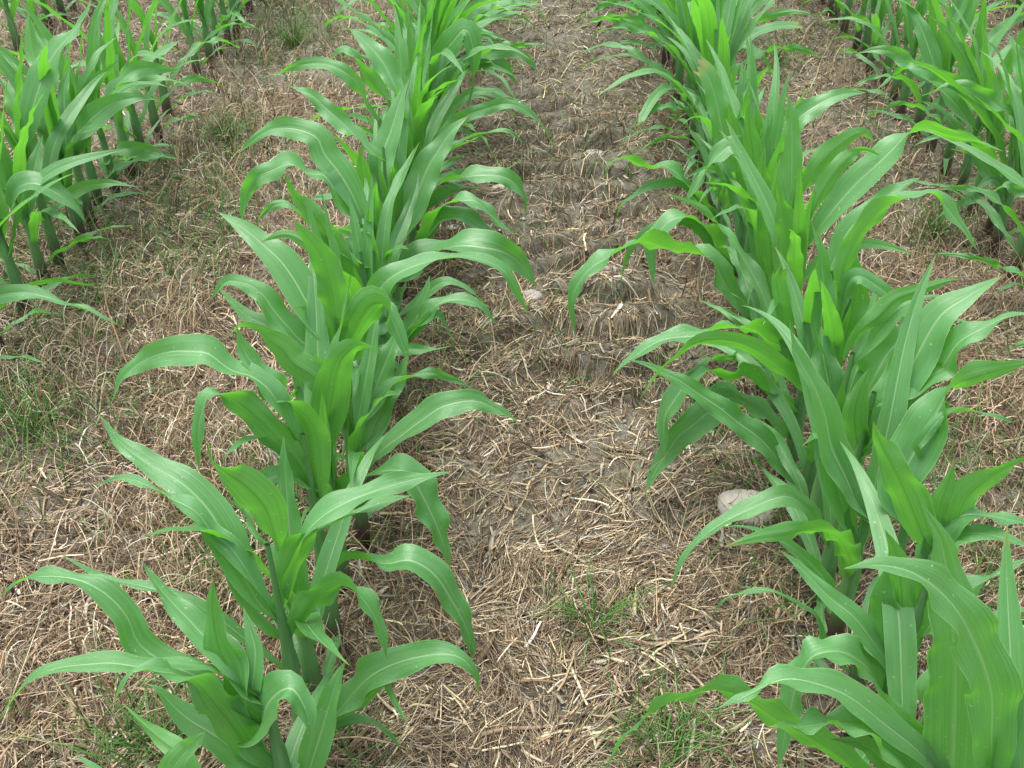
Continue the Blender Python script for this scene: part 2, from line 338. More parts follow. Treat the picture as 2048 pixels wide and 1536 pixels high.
# traced midribs of the near leaves: row, faces, visible width (photo px), dz or None, points base -> tip (photo px)
U=(60,35,30,40); u=(40,15,15,30); l=(140,160,160,150); lu=(150,145,50,30); ul=(40,40,140,150); luu=(150,60,30,30); lul=(145,40,140,40); s=(60,55,55,50); L=(120,130,130,120)
TR=[
# ---- row A, front
('A',u,50,-.02,[(330,1590),(350,1530),(385,1490),(412,1464)]),
('A',l,42,None,[(395,1580),(360,1508),(325,1480),(284,1445),(246,1407)]),
('A',U,26,None,[(260,1600),(188,1536),(165,1520),(147,1505)]),
('A',(150,160,150,150,60,50),78,-.05,[(508,1530),(480,1475),(428,1405),(383,1358),(325,1342),(262,1345),(229,1400)]),
('A',u,80,None,[(512,1535),(445,1480),(380,1440),(345,1410),(318,1380),(295,1368)]),
('A',U,68,None,[(500,1440),(440,1385),(390,1350),(342,1330),(308,1312),(273,1281),(254,1233),(205,1182),(137,1154),(51,1156),(0,1192)]),
('A',U,34,None,[(560,1335),(486,1274),(438,1237),(365,1195),(284,1171),(205,1154),(160,1130),(116,1106)]),
('A',u,64,None,[(503,1390),(461,1318),(407,1270),(375,1236),(342,1202),(310,1163),(285,1125)]),
('A',(150,120,140,150),46,.02,[(492,1430),(465,1355),(440,1300),(428,1250),(424,1205),(427,1160)]),
('A',u,42,.05,[(502,1390),(507,1350),(510,1301),(502,1267),(486,1212)]),
('A',(150,135,45,25,25),60,-.04,[(515,1500),(525,1430),(547,1392),(581,1375),(606,1405),(618,1440),(622,1475)]),
('A',u,68,.03,[(612,1560),(640,1470),(664,1390),(676,1350),(694,1318)]),
('A',U,66,-.02,[(655,1450),(691,1404),(735,1356),(793,1325),(872,1308),(923,1315),(951,1349),(958,1392)]),
('A',l,30,-.05,[(720,1405),(765,1365),(780,1385),(795,1415),(822,1457)]),
('A',U,26,None,[(640,1475),(684,1445),(735,1441),(780,1469),(802,1502)]),
('A',s,34,None,[(520,1400),(440,1345),(350,1330),(280,1332),(222,1325),(171,1328),(113,1335),(68,1353),(27,1394),(0,1440)]),
# row A, third group
('A',lu,52,-.03,[(578,1290),(595,1245),(625,1204),(664,1173),(703,1175),(736,1210),(759,1253),(769,1292),(773,1318)]),
('A',(150,150,60,40),56,None,[(560,1250),(572,1170),(588,1110),(620,1070),(700,1030),(760,1005),(823,991)]),
('A',luu,36,None,[(575,1200),(600,1090),(634,1040),(700,1000),(800,965),(903,943)]),
('A',u,80,None,[(560,1252),(513,1199),(478,1131),(444,1062),(410,1010),(359,962),(290,922),(236,879),(197,828)]),
('A',U,48,None,[(550,1230),(470,1105),(427,1068),(393,1023),(342,996),(290,968),(239,955),(188,973)]),
('A',l,26,None,[(540,1262),(500,1222),(470,1182),(445,1140)]),
('A',(160,165,150,60),76,-.02,[(556,1102),(548,1062),(534,1022),(520,1000),(488,968),(449,942),(425,918),(416,885)]),
# big bright group
('A',(165,165,35,20),76,.04,[(640,1005),(634,955),(624,900),(611,848),(580,812),(545,778),(517,741),(488,700),(473,652)]),
('A',(160,165,165,150,90),80,-.01,[(652,930),(656,870),(660,820),(667,775),(674,740),(690,708),(722,690),(760,700)]),
('A',(160,165,160,35,25),58,-.05,[(638,1000),(620,968),(592,922),(550,872),(507,828),(457,792),(418,792),(400,835),(395,885),(399,945)]),
('A',U,30,None,[(635,985),(590,955),(560,951),(530,962),(508,985),(535,1015)]),
('A',(140,50,35,30),56,-.03,[(660,1150),(690,1120),(725,1117),(770,1127),(821,1120),(869,1148),(903,1199),(934,1257),(944,1302),(951,1335)]),
('A',luu,52,-.04,[(673,992),(705,963),(740,950),(775,940),(815,945),(842,985),(860,1020),(885,1080),(900,1136)]),
('A',U,48,None,[(722,965),(752,910),(804,869),(855,831),(889,811),(947,801),(992,818),(1043,847)]),
('A',U,34,None,[(728,840),(770,780),(814,756),(862,746),(910,760),(943,775)]),
('A',s,26,None,[(725,725),(760,702),(820,698),(860,700),(905,691)]),
('A',(130,60,50,40),30,None,[(790,700),(848,637),(872,609),(913,599),(958,609),(994,650)]),
('A',U,26,None,[(800,690),(866,628),(888,645),(908,690),(917,712)]),
('A',s,20,None,[(815,620),(882,565),(925,572),(958,596),(978,618)]),
('A',u,60,None,[(705,870),(740,800),(765,740),(785,690),(805,640)]),
('A',u,62,None,[(735,880),(770,800),(795,760),(810,725),(815,705)]),
('A',(150,165,140,30,20),62,-.03,[(680,730),(705,668),(726,628),(748,606),(772,612),(788,645),(804,684),(818,722)]),
('A',(20,30,150,150),50,-.10,[(760,660),(768,632),(752,662),(720,700),(690,718),(665,723)]),
('A',(40,40,40,40),46,-.10,[(775,690),(760,668),(745,700),(722,726),(708,748),(698,768)]),
('A',u,44,None,[(770,740),(790,690),(830,640),(850,590),(860,550)]),
# row A left leaves
('A',U,46,None,[(590,880),(547,790),(506,753),(461,739),(420,708),(393,702),(342,702),(290,719),(246,753),(222,806)]),
('A',(150,150,140,60),60,None,[(655,830),(634,760),(586,725),(566,698),(537,677),(507,657),(478,653),(457,672)]),
('A',u,52,None,[(660,790),(640,745),(615,716),(576,682),(537,653),(498,634),(478,618),(455,595),(435,572)]),
('A',u,54,None,[(690,770),(644,706),(605,684),(576,653),(546,618),(527,591),(498,569),(460,561),(440,572),(420,602)]),
('A',u,74,None,[(678,712),(654,673),(634,634),(611,600),(590,562),(560,520),(525,488),(490,458),(436,424)]),
('A',(160,165,160,150),62,-.02,[(675,705),(671,634),(664,575),(652,535),(635,500),(612,470),(586,438)]),
('A',l,30,None,[(668,590),(640,520),(610,485),(570,468),(522,484)]),
('A',(150,165,165,150),54,-.02,[(700,560),(680,515),(660,480),(645,456),(625,426),(596,400),(578,368),(572,345)]),
('A',U,34,None,[(700,430),(655,356),(635,348),(615,346),(596,333),(575,327),(547,339),(518,352),(496,378),(487,407),(483,448)]),
('A',s,22,None,[(680,500),(620,450),(596,426),(571,407),(539,415),(514,442)]),
('A',u,66,None,[(735,475),(720,425),(700,380),(675,340),(649,308),(632,273),(581,256),(530,263),(478,304)]),
('A',s,24,None,[(745,450),(720,412),(690,398),(664,396),(623,394)]),
('A',(170,170,165,160),50,-.03,[(752,540),(746,470),(735,410),(727,365),(722,325),(723,288)]),
('A',u,60,None,[(735,560),(730,500),(715,455),(700,420)]),
('A',l,54,-.02,[(760,640),(770,580),(768,530),(760,490),(742,450)]),
('A',luu,40,-.06,[(745,600),(715,530),(705,500),(725,510),(738,545),(740,585)]),
# row A right leaves, further
('A',U,52,None,[(700,660),(730,620),(776,558),(841,527),(906,514),(958,517),(1009,541),(1036,589),(1058,628)]),
('A',U,62,None,[(775,570),(817,534),(856,510),(895,495),(934,491),(993,499),(1028,516),(1052,542),(1073,576)]),
('A',(140,140,50,35),40,-.02,[(840,500),(856,466),(870,432),(888,409),(911,403),(950,401),(977,425),(1003,450),(1030,470)]),
('A',(130,70,40,35),34,-.02,[(845,490),(860,460),(876,436),(895,430),(927,430),(954,446),(983,466),(1002,498)]),
('A',s,34,None,[(835,440),(860,389),(886,364),(925,354),(973,350),(1009,354),(1036,374),(1050,401),(1050,438)]),
('A',s,26,None,[(845,430),(864,401),(895,381),(925,374),(962,376)]),
('A',s,24,.05,[(845,400),(872,364),(925,350),(993,342),(1022,333),(1046,316)]),
('A',u,76,None,[(800,490),(814,452),(828,410),(841,369),(858,330),(876,301),(903,262),(936,232)]),
('A',u,60,None,[(768,420),(764,370),(765,310),(780,267),(794,222),(804,188),(818,160)]),
('A',(25,20,30,150),56,-.03,[(845,215),(852,170),(870,130),(900,90),(930,58),(944,85),(948,130),(943,180),(934,218)]),
('A',u,54,None,[(800,200),(787,166),(763,120),(729,82),(698,56)]),
('A',U,28,None,[(880,150),(860,115),(841,99),(804,82),(752,65),(690,58)]),
('A',U,30,None,[(730,290),(690,250),(650,215),(620,188),(578,172)]),
('A',U,34,None,[(760,240),(725,185),(700,152),(650,128),(590,132),(538,158)]),
('A',(150,140,60,50),36,None,[(775,200),(745,165),(720,135),(695,95),(660,120)]),
('A',U,40,None,[(880,190),(905,150),(930,128),(951,116),(981,116),(1009,133),(1035,170)]),
('A',U,30,None,[(895,170),(930,130),(970,108),(1005,102),(1036,106),(1060,123),(1079,150)]),
('A',U,26,None,[(870,270),(905,215),(947,184),(992,184),(1029,198),(1060,210)]),
('A',U,32,None,[(850,330),(890,262),(930,232),(968,219),(1005,208),(1036,212),(1070,236),(1094,266),(1103,300)]),
('A',s,22,None,[(850,360),(890,305),(944,273),(992,263),(1019,263),(1048,286)]),
('A',(150,130,120,60),28,None,[(845,380),(870,325),(886,304),(923,290),(960,272)]),
('A',U,34,None,[(880,110),(927,38),(958,14),(992,7),(1043,7),(1074,20),(1096,46)]),
('A',U,30,None,[(890,130),(930,68),(965,38),(992,24),(1030,16),(1062,18)]),
# ---- row B, front
('B',(20,15,20,30),130,.02,[(1905,1640),(1906,1536),(1910,1421),(1912,1318),(1902,1223),(1895,1148),(1881,1079),(1856,1030),(1842,1008)]),
('B',(20,15,35,50),92,-.03,[(1985,1620),(1983,1500),(1985,1400),(1972,1340),(1950,1285),(1922,1230),(1878,1178),(1820,1141),(1758,1129),(1688,1137)]),
('B',(60,70,70,60),34,.0,[(1980,1600),(1987,1536),(1997,1472),(2012,1402)]),
('B',(30,35,45,60),62,-.05,[(1890,1570),(1840,1505),(1758,1438),(1707,1397),(1656,1373),(1587,1356),(1539,1366),(1485,1394),(1430,1420)]),
('B',(130,135,120,60),56,-.05,[(1740,1560),(1650,1490),(1560,1440),(1500,1400),(1450,1378),(1380,1385),(1310,1420),(1250,1470),(1210,1540)]),
('B',(40,45,60,60),66,-.06,[(1880,1610),(1826,1536),(1775,1490),(1724,1452),(1656,1445),(1600,1452),(1537,1454)]),
('B',U,50,-.03,[(1840,1600),(1780,1535),(1741,1496),(1700,1484),(1660,1478)]),
('B',U,64,-.06,[(1775,1404),(1748,1350),(1715,1318),(1673,1301),(1621,1315),(1592,1370),(1572,1455),(1556,1540)]),
('B',u,24,-.08,[(1690,1300),(1700,1281),(1741,1318),(1775,1353),(1815,1385)]),
('B',l,40,.03,[(1900,1560),(1871,1507),(1826,1455),(1775,1404),(1747,1364)]),
('B',(165,170,165,160),82,.02,[(1778,1350),(1772,1310),(1771,1260),(1768,1216),(1768,1170),(1772,1136)]),
('B',u,50,None,[(1775,1325),(1741,1276),(1707,1232),(1656,1192),(1604,1137),(1558,1099)]),
('B',U,52,-.08,[(1660,1110),(1630,1040),(1604,1008),(1567,992),(1502,1016),(1433,1052),(1382,1096),(1355,1140),(1340,1185)]),
('B',U,30,-.03,[(1690,1230),(1660,1180),(1638,1144),(1587,1096),(1536,1066),(1478,1052),(1445,1055)]),
('B',s,14,None,[(1652,1310),(1645,1277),(1632,1233),(1604,1213),(1553,1185),(1502,1182),(1450,1199),(1422,1232)]),
('B',(165,165,160,150),72,.0,[(1850,1080),(1832,1035),(1812,985),(1785,931),(1760,886),(1746,842)]),
('B',(25,15,20,140,140),96,.05,[(1785,1000),(1800,958),(1822,915),(1847,869),(1877,818),(1900,775),(1950,752),(2000,738),(2070,722)]),
('B',(20,15,20,40),86,.05,[(1735,890),(1752,842),(1786,790),(1820,739),(1844,691),(1881,630),(1929,596),(2005,552)]),
('B',u,60,.06,[(1670,820),(1658,770),(1648,720),(1645,690),(1642,652)]),
('B',u,46,.04,[(1652,740),(1645,690),(1643,640),(1648,585),(1645,540),(1640,490),(1633,460)]),
('B',(30,25,40,60),64,.02,[(1715,1010),(1690,950),(1664,895),(1652,835),(1632,778),(1605,730),(1588,690),(1578,640)]),
('B',u,62,.03,[(1705,1080),(1690,1025),(1676,979),(1659,910),(1649,850),(1638,815)]),
('B',u,72,.04,[(1748,1050),(1724,996),(1693,944),(1675,900),(1662,850)]),
('B',(150,150,135,60),40,-.05,[(1630,800),(1590,756),(1552,727),(1520,703),(1473,682),(1425,678),(1386,688),(1346,715),(1313,750),(1281,796)]),
('B',(140,120,50,50),40,-.04,[(1605,730),(1580,697),(1542,682),(1512,657),(1483,655),(1434,657),(1405,668),(1380,672),(1352,674),(1327,678),(1298,692),(1268,713),(1239,735),(1224,753)]),
('B',(60,120,45,30),46,-.08,[(1590,830),(1561,795),(1532,786),(1512,766),(1489,748),(1464,756),(1434,746),(1415,741),(1391,756),(1366,776),(1341,811),(1329,834),(1327,873),(1330,918)]),
('B',u,54,.02,[(1585,960),(1542,900),(1512,870),(1473,842),(1434,811),(1395,786),(1362,762),(1327,745),(1288,727),(1258,720)]),
('B',U,50,-.08,[(1570,870),(1520,825),(1464,795),(1434,811),(1415,825),(1386,850),(1356,873),(1335,905),(1308,945),(1288,992)]),
('B',(60,40,130,40,40),46,-.06,[(1480,620),(1445,560),(1422,515),(1393,507),(1364,503),(1340,497),(1315,486),(1295,482),(1266,487),(1237,501),(1207,519),(1178,538),(1155,568),(1143,603),(1150,672)]),
('B',(140,130,40,30),40,-.06,[(1450,520),(1422,466),(1393,441),(1373,433),(1340,441),(1319,462),(1305,480),(1301,495),(1305,534),(1307,573)]),
('B',U,28,-.03,[(1430,500),(1390,450),(1340,443),(1295,462),(1282,472),(1256,507),(1245,544),(1241,591)]),
('B',s,24,-.03,[(1430,430),(1383,382),(1364,364),(1334,366),(1305,370),(1286,380),(1266,392),(1246,407),(1235,427),(1228,458)]),
('B',(140,135,50,130,50),32,-.03,[(1410,420),(1373,368),(1354,345),(1330,333),(1305,337),(1286,331),(1266,320),(1246,316),(1227,321),(1215,333),(1213,358)]),
('B',U,46,-.06,[(1515,350),(1500,300),(1465,290),(1440,308),(1415,335),(1395,365),(1368,408)]),
('B',u,50,.03,[(1485,450),(1468,393),(1454,308),(1440,239),(1430,191),(1413,147),(1396,131)]),
('B',u,44,.03,[(1585,420),(1584,376),(1584,308),(1584,256),(1580,212),(1573,185)]),
('B',(20,20,30,140,60),66,.04,[(1610,500),(1639,455),(1673,410),(1717,362),(1758,325),(1790,293),(1815,268),(1854,256),(1902,270),(1957,284),(2005,302)]),
('B',u,52,.04,[(1650,560),(1666,523),(1697,461),(1741,420),(1786,383),(1820,362),(1842,356)]),
('B',(150,140,60,30),40,.02,[(1680,560),(1703,496),(1741,437),(1792,403),(1844,386),(1868,386),(1895,417),(1926,455),(1955,501)]),
('B',l,48,.02,[(1600,400),(1621,352),(1656,308),(1690,280),(1725,264),(1750,285)]),
('B',l,40,.02,[(1620,440),(1645,380),(1680,330),(1720,300),(1760,310)]),
('B',u,48,.04,[(1575,300),(1594,242),(1639,207),(1690,187),(1733,185)]),
('B',l,46,.0,[(1500,440),(1490,360),(1480,300),(1465,240),(1458,205)]),
('B',l,52,.0,[(1520,460),(1512,380),(1505,300),(1498,240),(1500,195)]),
('B',l,56,.0,[(1545,560),(1540,480),(1530,400),(1525,340),(1530,290)]),
('B',l,56,.0,[(1580,600),(1578,520),(1570,450),(1560,390),(1556,360)]),
('B',l,56,.02,[(1640,640),(1660,590),(1668,540),(1690,500),(1706,470)]),
('B',(165,160,150,140),58,.02,[(1675,720),(1690,660),(1705,610),(1712,560),(1702,505),(1696,490)]),
('B',l,36,.0,[(1690,720),(1718,664),(1758,630),(1792,596),(1844,579),(1895,562),(1925,558)]),
('B',U,34,.0,[(1700,740),(1740,690),(1790,630),(1844,600),(1895,592),(1940,594)]),
('B',u,38,-.04,[(1680,640),(1695,570),(1717,552),(1745,566),(1775,589),(1795,620),(1812,656)]),
('B',u,36,-.02,[(1590,760),(1575,690),(1567,620),(1556,560),(1562,538)]),
('B',(165,165,160,150),54,.0,[(1725,930),(1714,883),(1710,825),(1722,775),(1740,735)]),
('B',U,26,None,[(1830,900),(1881,835),(1929,821),(1980,828),(2033,847)]),
('B',(150,140,130,120),56,.0,[(1890,1110),(1915,1035),(1940,985),(1997,945),(2060,912)]),
('B',l,36,.0,[(1880,1060),(1880,1010),(1893,975),(1908,930)]),
('B',U,76,.0,[(1850,1120),(1880,1060),(1925,1030),(1975,1030),(2060,1046)]),
('B',U,56,-.02,[(1850,1170),(1880,1100),(1925,1068),(1980,1068),(2060,1092)]),
('B',U,60,.02,[(1830,1290),(1880,1225),(1935,1180),(1990,1150),(2060,1115)]),
('B',U,60,.02,[(1850,1390),(1900,1320),(1960,1265),(2010,1230),(2060,1215)]),
('B',u,50,.02,[(1890,1440),(1950,1380),(2000,1350),(2060,1330)]),
('B',l,60,.02,[(1800,1300),(1805,1220),(1800,1150),(1790,1100),(1770,1060)]),
('B',l,46,.0,[(1830,1260),(1850,1180),(1852,1110),(1848,1070)]),
('B',l,52,.0,[(1700,1200),(1695,1120),(1690,1060),(1700,1010)]),
('B',(30,30,40,50),66,.02,[(1790,1010),(1820,960),(1850,900),(1878,850),(1900,800)]),
('B',U,60,.04,[(1700,850),(1740,770),(1780,700),(1830,660),(1880,650)]),
('B',u,50,.04,[(1740,900),(1790,820),(1840,770),(1890,700),(1905,660),(1895,640)]),
('B',(30,30,35,60),54,.0,[(1880,740),(1916,685),(1963,657),(2014,633),(2065,625)]),
# ---- far left and far right rows
('L',U,44,None,[(-70,640),(-20,600),(0,590),(60,586),(150,612),(200,630),(240,652)]),
('L',(150,60,40,40),40,None,[(20,430),(31,379),(68,366),(113,386),(150,415),(172,446)]),
('L',U,30,None,[(100,430),(137,393),(171,372),(222,366),(275,374)]),
('L',U,24,None,[(205,330),(236,304),(290,297),(344,320)]),
('L',U,38,None,[(105,350),(137,290),(180,240),(222,208),(273,195),(314,199)]),
('L',U,34,None,[(180,250),(215,190),(267,143),(308,137),(362,140)]),
('L',s,26,None,[(200,230),(250,180),(310,160),(360,165),(400,190)]),
('L',(20,20,30,60,60),60,None,[(45,310),(58,250),(68,205),(99,120),(140,70),(174,27),(182,-4)]),
('L',(150,160,160,150),40,None,[(90,200),(82,140),(65,95),(57,24)]),
('L',u,40,None,[(110,200),(95,110),(75,70),(64,46)]),
('L',l,44,None,[(85,260),(60,195),(30,160),(2,132)]),
('L',l,50,None,[(70,330),(40,240),(15,180),(-5,150)]),
('L',u,48,None,[(135,330),(130,240),(128,180),(140,130)]),
('L',l,46,None,[(165,300),(168,220),(185,170),(240,120)]),
('L',(150,150,60,40),44,None,[(235,240),(250,180),(290,130),(330,100),(360,80)]),
('L',u,44,None,[(55,440),(62,380),(70,330),(85,270)]),
('L',l,44,None,[(-5,500),(0,420),(-10,360),(-5,310)]),
('R',U,36,None,[(2060,262),(2032,236),(1997,212),(1963,188),(1909,171),(1842,192)]),
('R',U,34,None,[(1960,230),(1922,171),(1861,144),(1810,137),(1768,168),(1749,182)]),
('R',U,30,None,[(1935,240),(1892,188),(1820,133),(1792,106),(1751,99),(1715,107)]),
('R',U,28,None,[(2010,390),(1977,342),(1946,311),(1900,297)]),
('R',U,32,None,[(2070,410),(2048,386),(2011,372),(1978,390)]),
('R',U,26,None,[(2020,400),(1990,359),(1950,379),(1924,412)]),
('R',U,30,None,[(1940,300),(1909,253),(1881,219),(1842,202)]),
('R',u,40,None,[(2052,240),(2048,164),(2032,103),(2017,66)]),
('R',u,44,None,[(1880,170),(1865,120),(1840,50),(1808,0)]),
('R',l,44,None,[(1975,260),(1957,191),(1929,120),(1890,60),(1860,32)]),
('R',l,44,None,[(1995,280),(1985,200),(1975,130),(1985,90)]),
('R',u,50,None,[(2060,330),(2040,250),(2030,190),(1995,130)]),
]

# ------------------------------------------------------------------ maize
def resample(pts, n):
    """Catmull-Rom through pts, n points evenly along it."""
    p = np.asarray(pts, float)
    q = np.vstack([2 * p[0] - p[1], p, 2 * p[-1] - p[-2]])
    t = np.linspace(0, 1, 12, endpoint=False)[:, None]
    out = []
    for i in range(len(p) - 1):
        a, b, c, d = q[i], q[i + 1], q[i + 2], q[i + 3]
        out.append(0.5 * (2 * b + (c - a) * t + (2 * a - 5 * b + 4 * c - d) * t ** 2 + (3 * b - a - 3 * c + d) * t ** 3))
    out = np.vstack(out + [p[-1:]])
    for _ in range(3):
        out[1:-1] = 0.25 * out[:-2] + 0.5 * out[1:-1] + 0.25 * out[2:]
    s_ = np.concatenate([[0], np.cumsum(np.linalg.norm(np.diff(out, axis=0), axis=1))])
    g = np.linspace(0, s_[-1], n)
    return np.stack([np.interp(g, s_, out[:, k]) for k in range(out.shape[1])], 1), s_[-1]

def blade_width(s_, cut=0.0):
    w = np.where(s_ < 0.40, 0.42 + 0.58 * np.sin(np.clip(s_ / 0.40, 0, 1) * math.pi / 2) ** 1.2, 1 - (np.clip((s_ - 0.40) / 0.60, 0, 1)) ** 1.75)
    return np.maximum(w, 0.012)

NA, NU = 34, 9
def leaf_mesh(parent, origin, P, N, width, seed, ruffle=1.0, base_fold=72, mid_fold=14, cut=0.0):
    """A leaf blade as one mesh: P midrib points (world), N the upper side's normal at each."""
    r = random.Random(seed)
    n = len(P)
    T = norm(np.gradient(P, axis=0))
    N = norm(N - (N * T).sum(1, keepdims=True) * T)
    W = np.cross(T, N)
    s_ = np.linspace(0, 1, n)
    L = np.linalg.norm(np.diff(P, axis=0), axis=1).sum()
    hw = 0.5 * width * blade_width(s_ * (1 - cut))   # cut > 0: a torn, blunt tip
    fold = np.radians(mid_fold + (base_fold - mid_fold) * np.exp(-(s_ / 0.09) ** 1.4) - 5 * s_)
    us = np.linspace(-1, 1, NU)
    waves = L / r.uniform(0.060, 0.095)
    p1, p2, p3 = (r.uniform(0, 6.28) for _ in range(3))
    env = smooth(0.06, 0.25, s_) * smooth(1.0, 0.75, s_)
    amp = np.minimum(0.0090, 0.21 * width) * ruffle * env
    V = np.zeros((n, NU, 3)); UV = np.zeros((n, NU, 2))
    for j, u in enumerate(us):
        a = abs(u)
        lat = hw * u * np.cos(fold)
        nor = hw * (a ** 1.15) * np.sin(fold) - 0.0012 * (a < 0.05)
        ph = p1 if u < 0 else p2
        nor = nor + amp * a ** 2 * np.sin(2 * math.pi * waves * s_ + ph) * (0.7 + 0.5 * np.sin(5 * s_ + p3))
        V[:, j] = P + W * lat[:, None] + N * nor[:, None]
        UV[:, j, 0] = 0.5 + 0.5 * u
        UV[:, j, 1] = s_ * L
    if cut > 0:
        V[-1] += T[-1] * np.array([r.uniform(-0.016, 0.010) for _ in us])[:, None] + N[-1] * np.array([r.uniform(-0.004, 0.004) for _ in us])[:, None]
    return mesh_from('leaf', V.reshape(-1, 3) - origin, grid_faces(n, NU), M_LEAF, parent, True, UV.reshape(-1, 2), None, np.repeat(s_, NU))

def stem_mesh(parent, top, lean, seed, r0=0.0105):
    r = random.Random(seed)
    n, k = 22, 14
    z = np.linspace(-0.03, top, n)
    t = (z + 0.03) / (top + 0.03)
    rad = 0.56 * r0 * (0.90 + 0.42 * np.sin(np.clip(t * 1.25, 0, 1) * math.pi) ** 0.8) * (1 - 0.42 * smooth(0.6, 1.0, t))
    for zn in (0.035, 0.075, 0.125, 0.18, 0.24, 0.30):            # sheath edges
        rad = rad + 0.0011 * np.exp(-((z - zn) / 0.006) ** 2) + 0.0009 * smooth(zn + 0.002, zn - 0.004, z)
    a = np.linspace(0, 2 * math.pi, k, endpoint=False) + r.uniform(0, 3)
    cx = lean[0] * z * (0.6 + z); cy = lean[1] * z * (0.6 + z)
    V = np.stack([cx[:, None] + rad[:, None] * 1.12 * np.cos(a), cy[:, None] + rad[:, None] * 0.92 * np.sin(a), np.repeat(z[:, None], k, 1)], -1)
    return mesh_from('stem', V.reshape(-1, 3), grid_faces(n, k, True), M_STEM, parent)

def nat_leaf(parent, origin, h, az, length, e0, droop, width, seed, bend=1.5, calm=False):
    """A leaf grown by rule: leaves the stem at height h towards az, starts at elevation e0, droops."""
    r = random.Random(seed)
    s_ = np.linspace(0, 1, NA)
    wob = r.uniform(-0.5, 0.5); wob2 = r.uniform(-0.35, 0.35)
    el = e0 - droop * s_ ** bend + 0.12 * np.sin(s_ * 9 + r.uniform(0, 6)) * smooth(0.2, 0.5, s_)
    aa = az + wob * s_ + wob2 * np.sin(3 * s_)
    D = np.stack([np.cos(el) * np.cos(aa), np.cos(el) * np.sin(aa), np.sin(el)], 1)
    step = length / (NA - 1)
    P = np.vstack([[0, 0, 0], np.cumsum((D[:-1] + D[1:]) * 0.5 * step, 0)]) + origin + np.array([0, 0, h])
    P[:, 2] = np.maximum(P[:, 2], 0.012 + 0.01 * r.random())
    out = np.stack([-np.sin(el) * np.cos(aa), -np.sin(el) * np.sin(aa), np.cos(el)], 1)
    side = np.stack([-np.sin(aa), np.cos(aa), np.zeros(NA)], 1)
    roll = r.uniform(-0.45, 0.45) + r.uniform(-1.0, 1.0) * s_ + (0 if calm else 1) * r.choice([0, 0, 1]) * r.choice([-1, 1]) * 2.0 * smooth(0.45, 0.9, s_)
    N = out * np.cos(roll)[:, None] + side * np.sin(roll)[:, None]
    return leaf_mesh(parent, origin, P, N, width, seed, r.uniform(0.25, 0.5) if calm else r.uniform(0.8, 1.6), 72, 14, r.choice([0] * 24 + [0.3]) if not calm else 0.0)

def traced_leaf(parent, origin, faces, wpx, dz, pts, seed):
    """A leaf whose midrib follows the photograph, set at its plant's own distance."""
    pts = [np.array(p, float) for p in pts]
    zc = (origin @ FWD) * math.cos(PITCH) + (CAM_H - 0.25) * math.sin(PITCH)
    if dz is None:
        rise = (pts[0][1] - pts[-1][1]) * zc / FPX
        dz = float(np.clip(0.45 * rise, -0.12, 0.20))
    q, _ = resample(pts, NA)
    s_ = np.linspace(0, 1, NA)
    tgt = origin @ FWD + dz * s_ ** 1.2
    P = []
    for (x, y), t in zip(q, tgt):
        d = ray(x, y); P.append(CAM + d * (t / (d @ FWD)))
    P = np.array(P)
    z1 = P[0, 2]; off = float(np.hypot(P[0, 0] - origin[0], P[0, 1] - origin[1]))
    h = min(max(z1 - 0.7 * off - 0.012, 0.05), 0.46)
    if off > 0.012:
        P, _ = resample(np.vstack([[origin + np.array([0, 0, h])], P[1 if off < 0.03 else 0:]]), NA)
    P[:, 2] = np.maximum(P[:, 2], 0.014)
    T = norm(np.gradient(P, axis=0))
    view = CAM - P
    vp = norm(view - (view * T).sum(1, keepdims=True) * T)
    side = np.cross(T, vp)
    th = np.interp(s_, np.linspace(0, 1, len(faces)), faces)
    lateral = faces in (U, s)
    if lateral:                                        # side leaves turn about their midrib, showing both faces
        rr = random.Random(seed + 7)
        th = th + rr.uniform(30, 62) * (0.45 if pts[0][1] > 900 else 1.0) * np.sin(2 * math.pi * rr.uniform(0.9, 1.7) * s_ + rr.uniform(0, 6.28)) * smooth(0.1, 0.35, s_)
    th = np.radians(th)
    mid = slice(NA // 4, 3 * NA // 4)
    up_score = [(vp * np.cos(th)[:, None] + sg * side * np.sin(th)[:, None])[mid, 2].mean() for sg in (1, -1)]
    sg = 1 if up_score[0] >= up_score[1] else -1
    N = vp * np.cos(th)[:, None] + sg * side * np.sin(th)[:, None]
    k = int(NA * 0.38)
    width = (0.82 if lateral else (0.92 if pts[0][1] > 700 else 0.82)) * wpx * zc / FPX / max(abs(math.cos(th[k])), 0.55)
    width = float(np.clip(width, 0.014, 0.094))
    leaf_mesh(parent, origin, P, N, width, seed, 0.8, 72, 14, 0.38 if tuple(pts[-1]) in TORN else 0.0)
    return h

TORN = [(1396.0, 131.0), (1562.0, 538.0)]
ORD = ['', 'second', 'third', 'fourth', 'fifth', 'sixth', 'seventh', 'eighth', 'ninth', 'tenth', 'eleventh', 'twelfth', 'thirteenth',
       'fourteenth', 'fifteenth', 'sixteenth', 'seventeenth', 'eighteenth', 'nineteenth', 'twentieth']
def ordinal(i):
    if i < 20: return ORD[i]
    t, u_ = divmod(i + 1, 10)
    tens = {2: 'twent', 3: 'thirt', 4: 'fort'}[t]
    one = ['ieth', 'first', 'second', 'third', 'fourth', 'fifth', 'sixth', 'seventh', 'eighth', 'ninth'][u_]
    return tens + one if u_ == 0 else tens + 'y-' + one

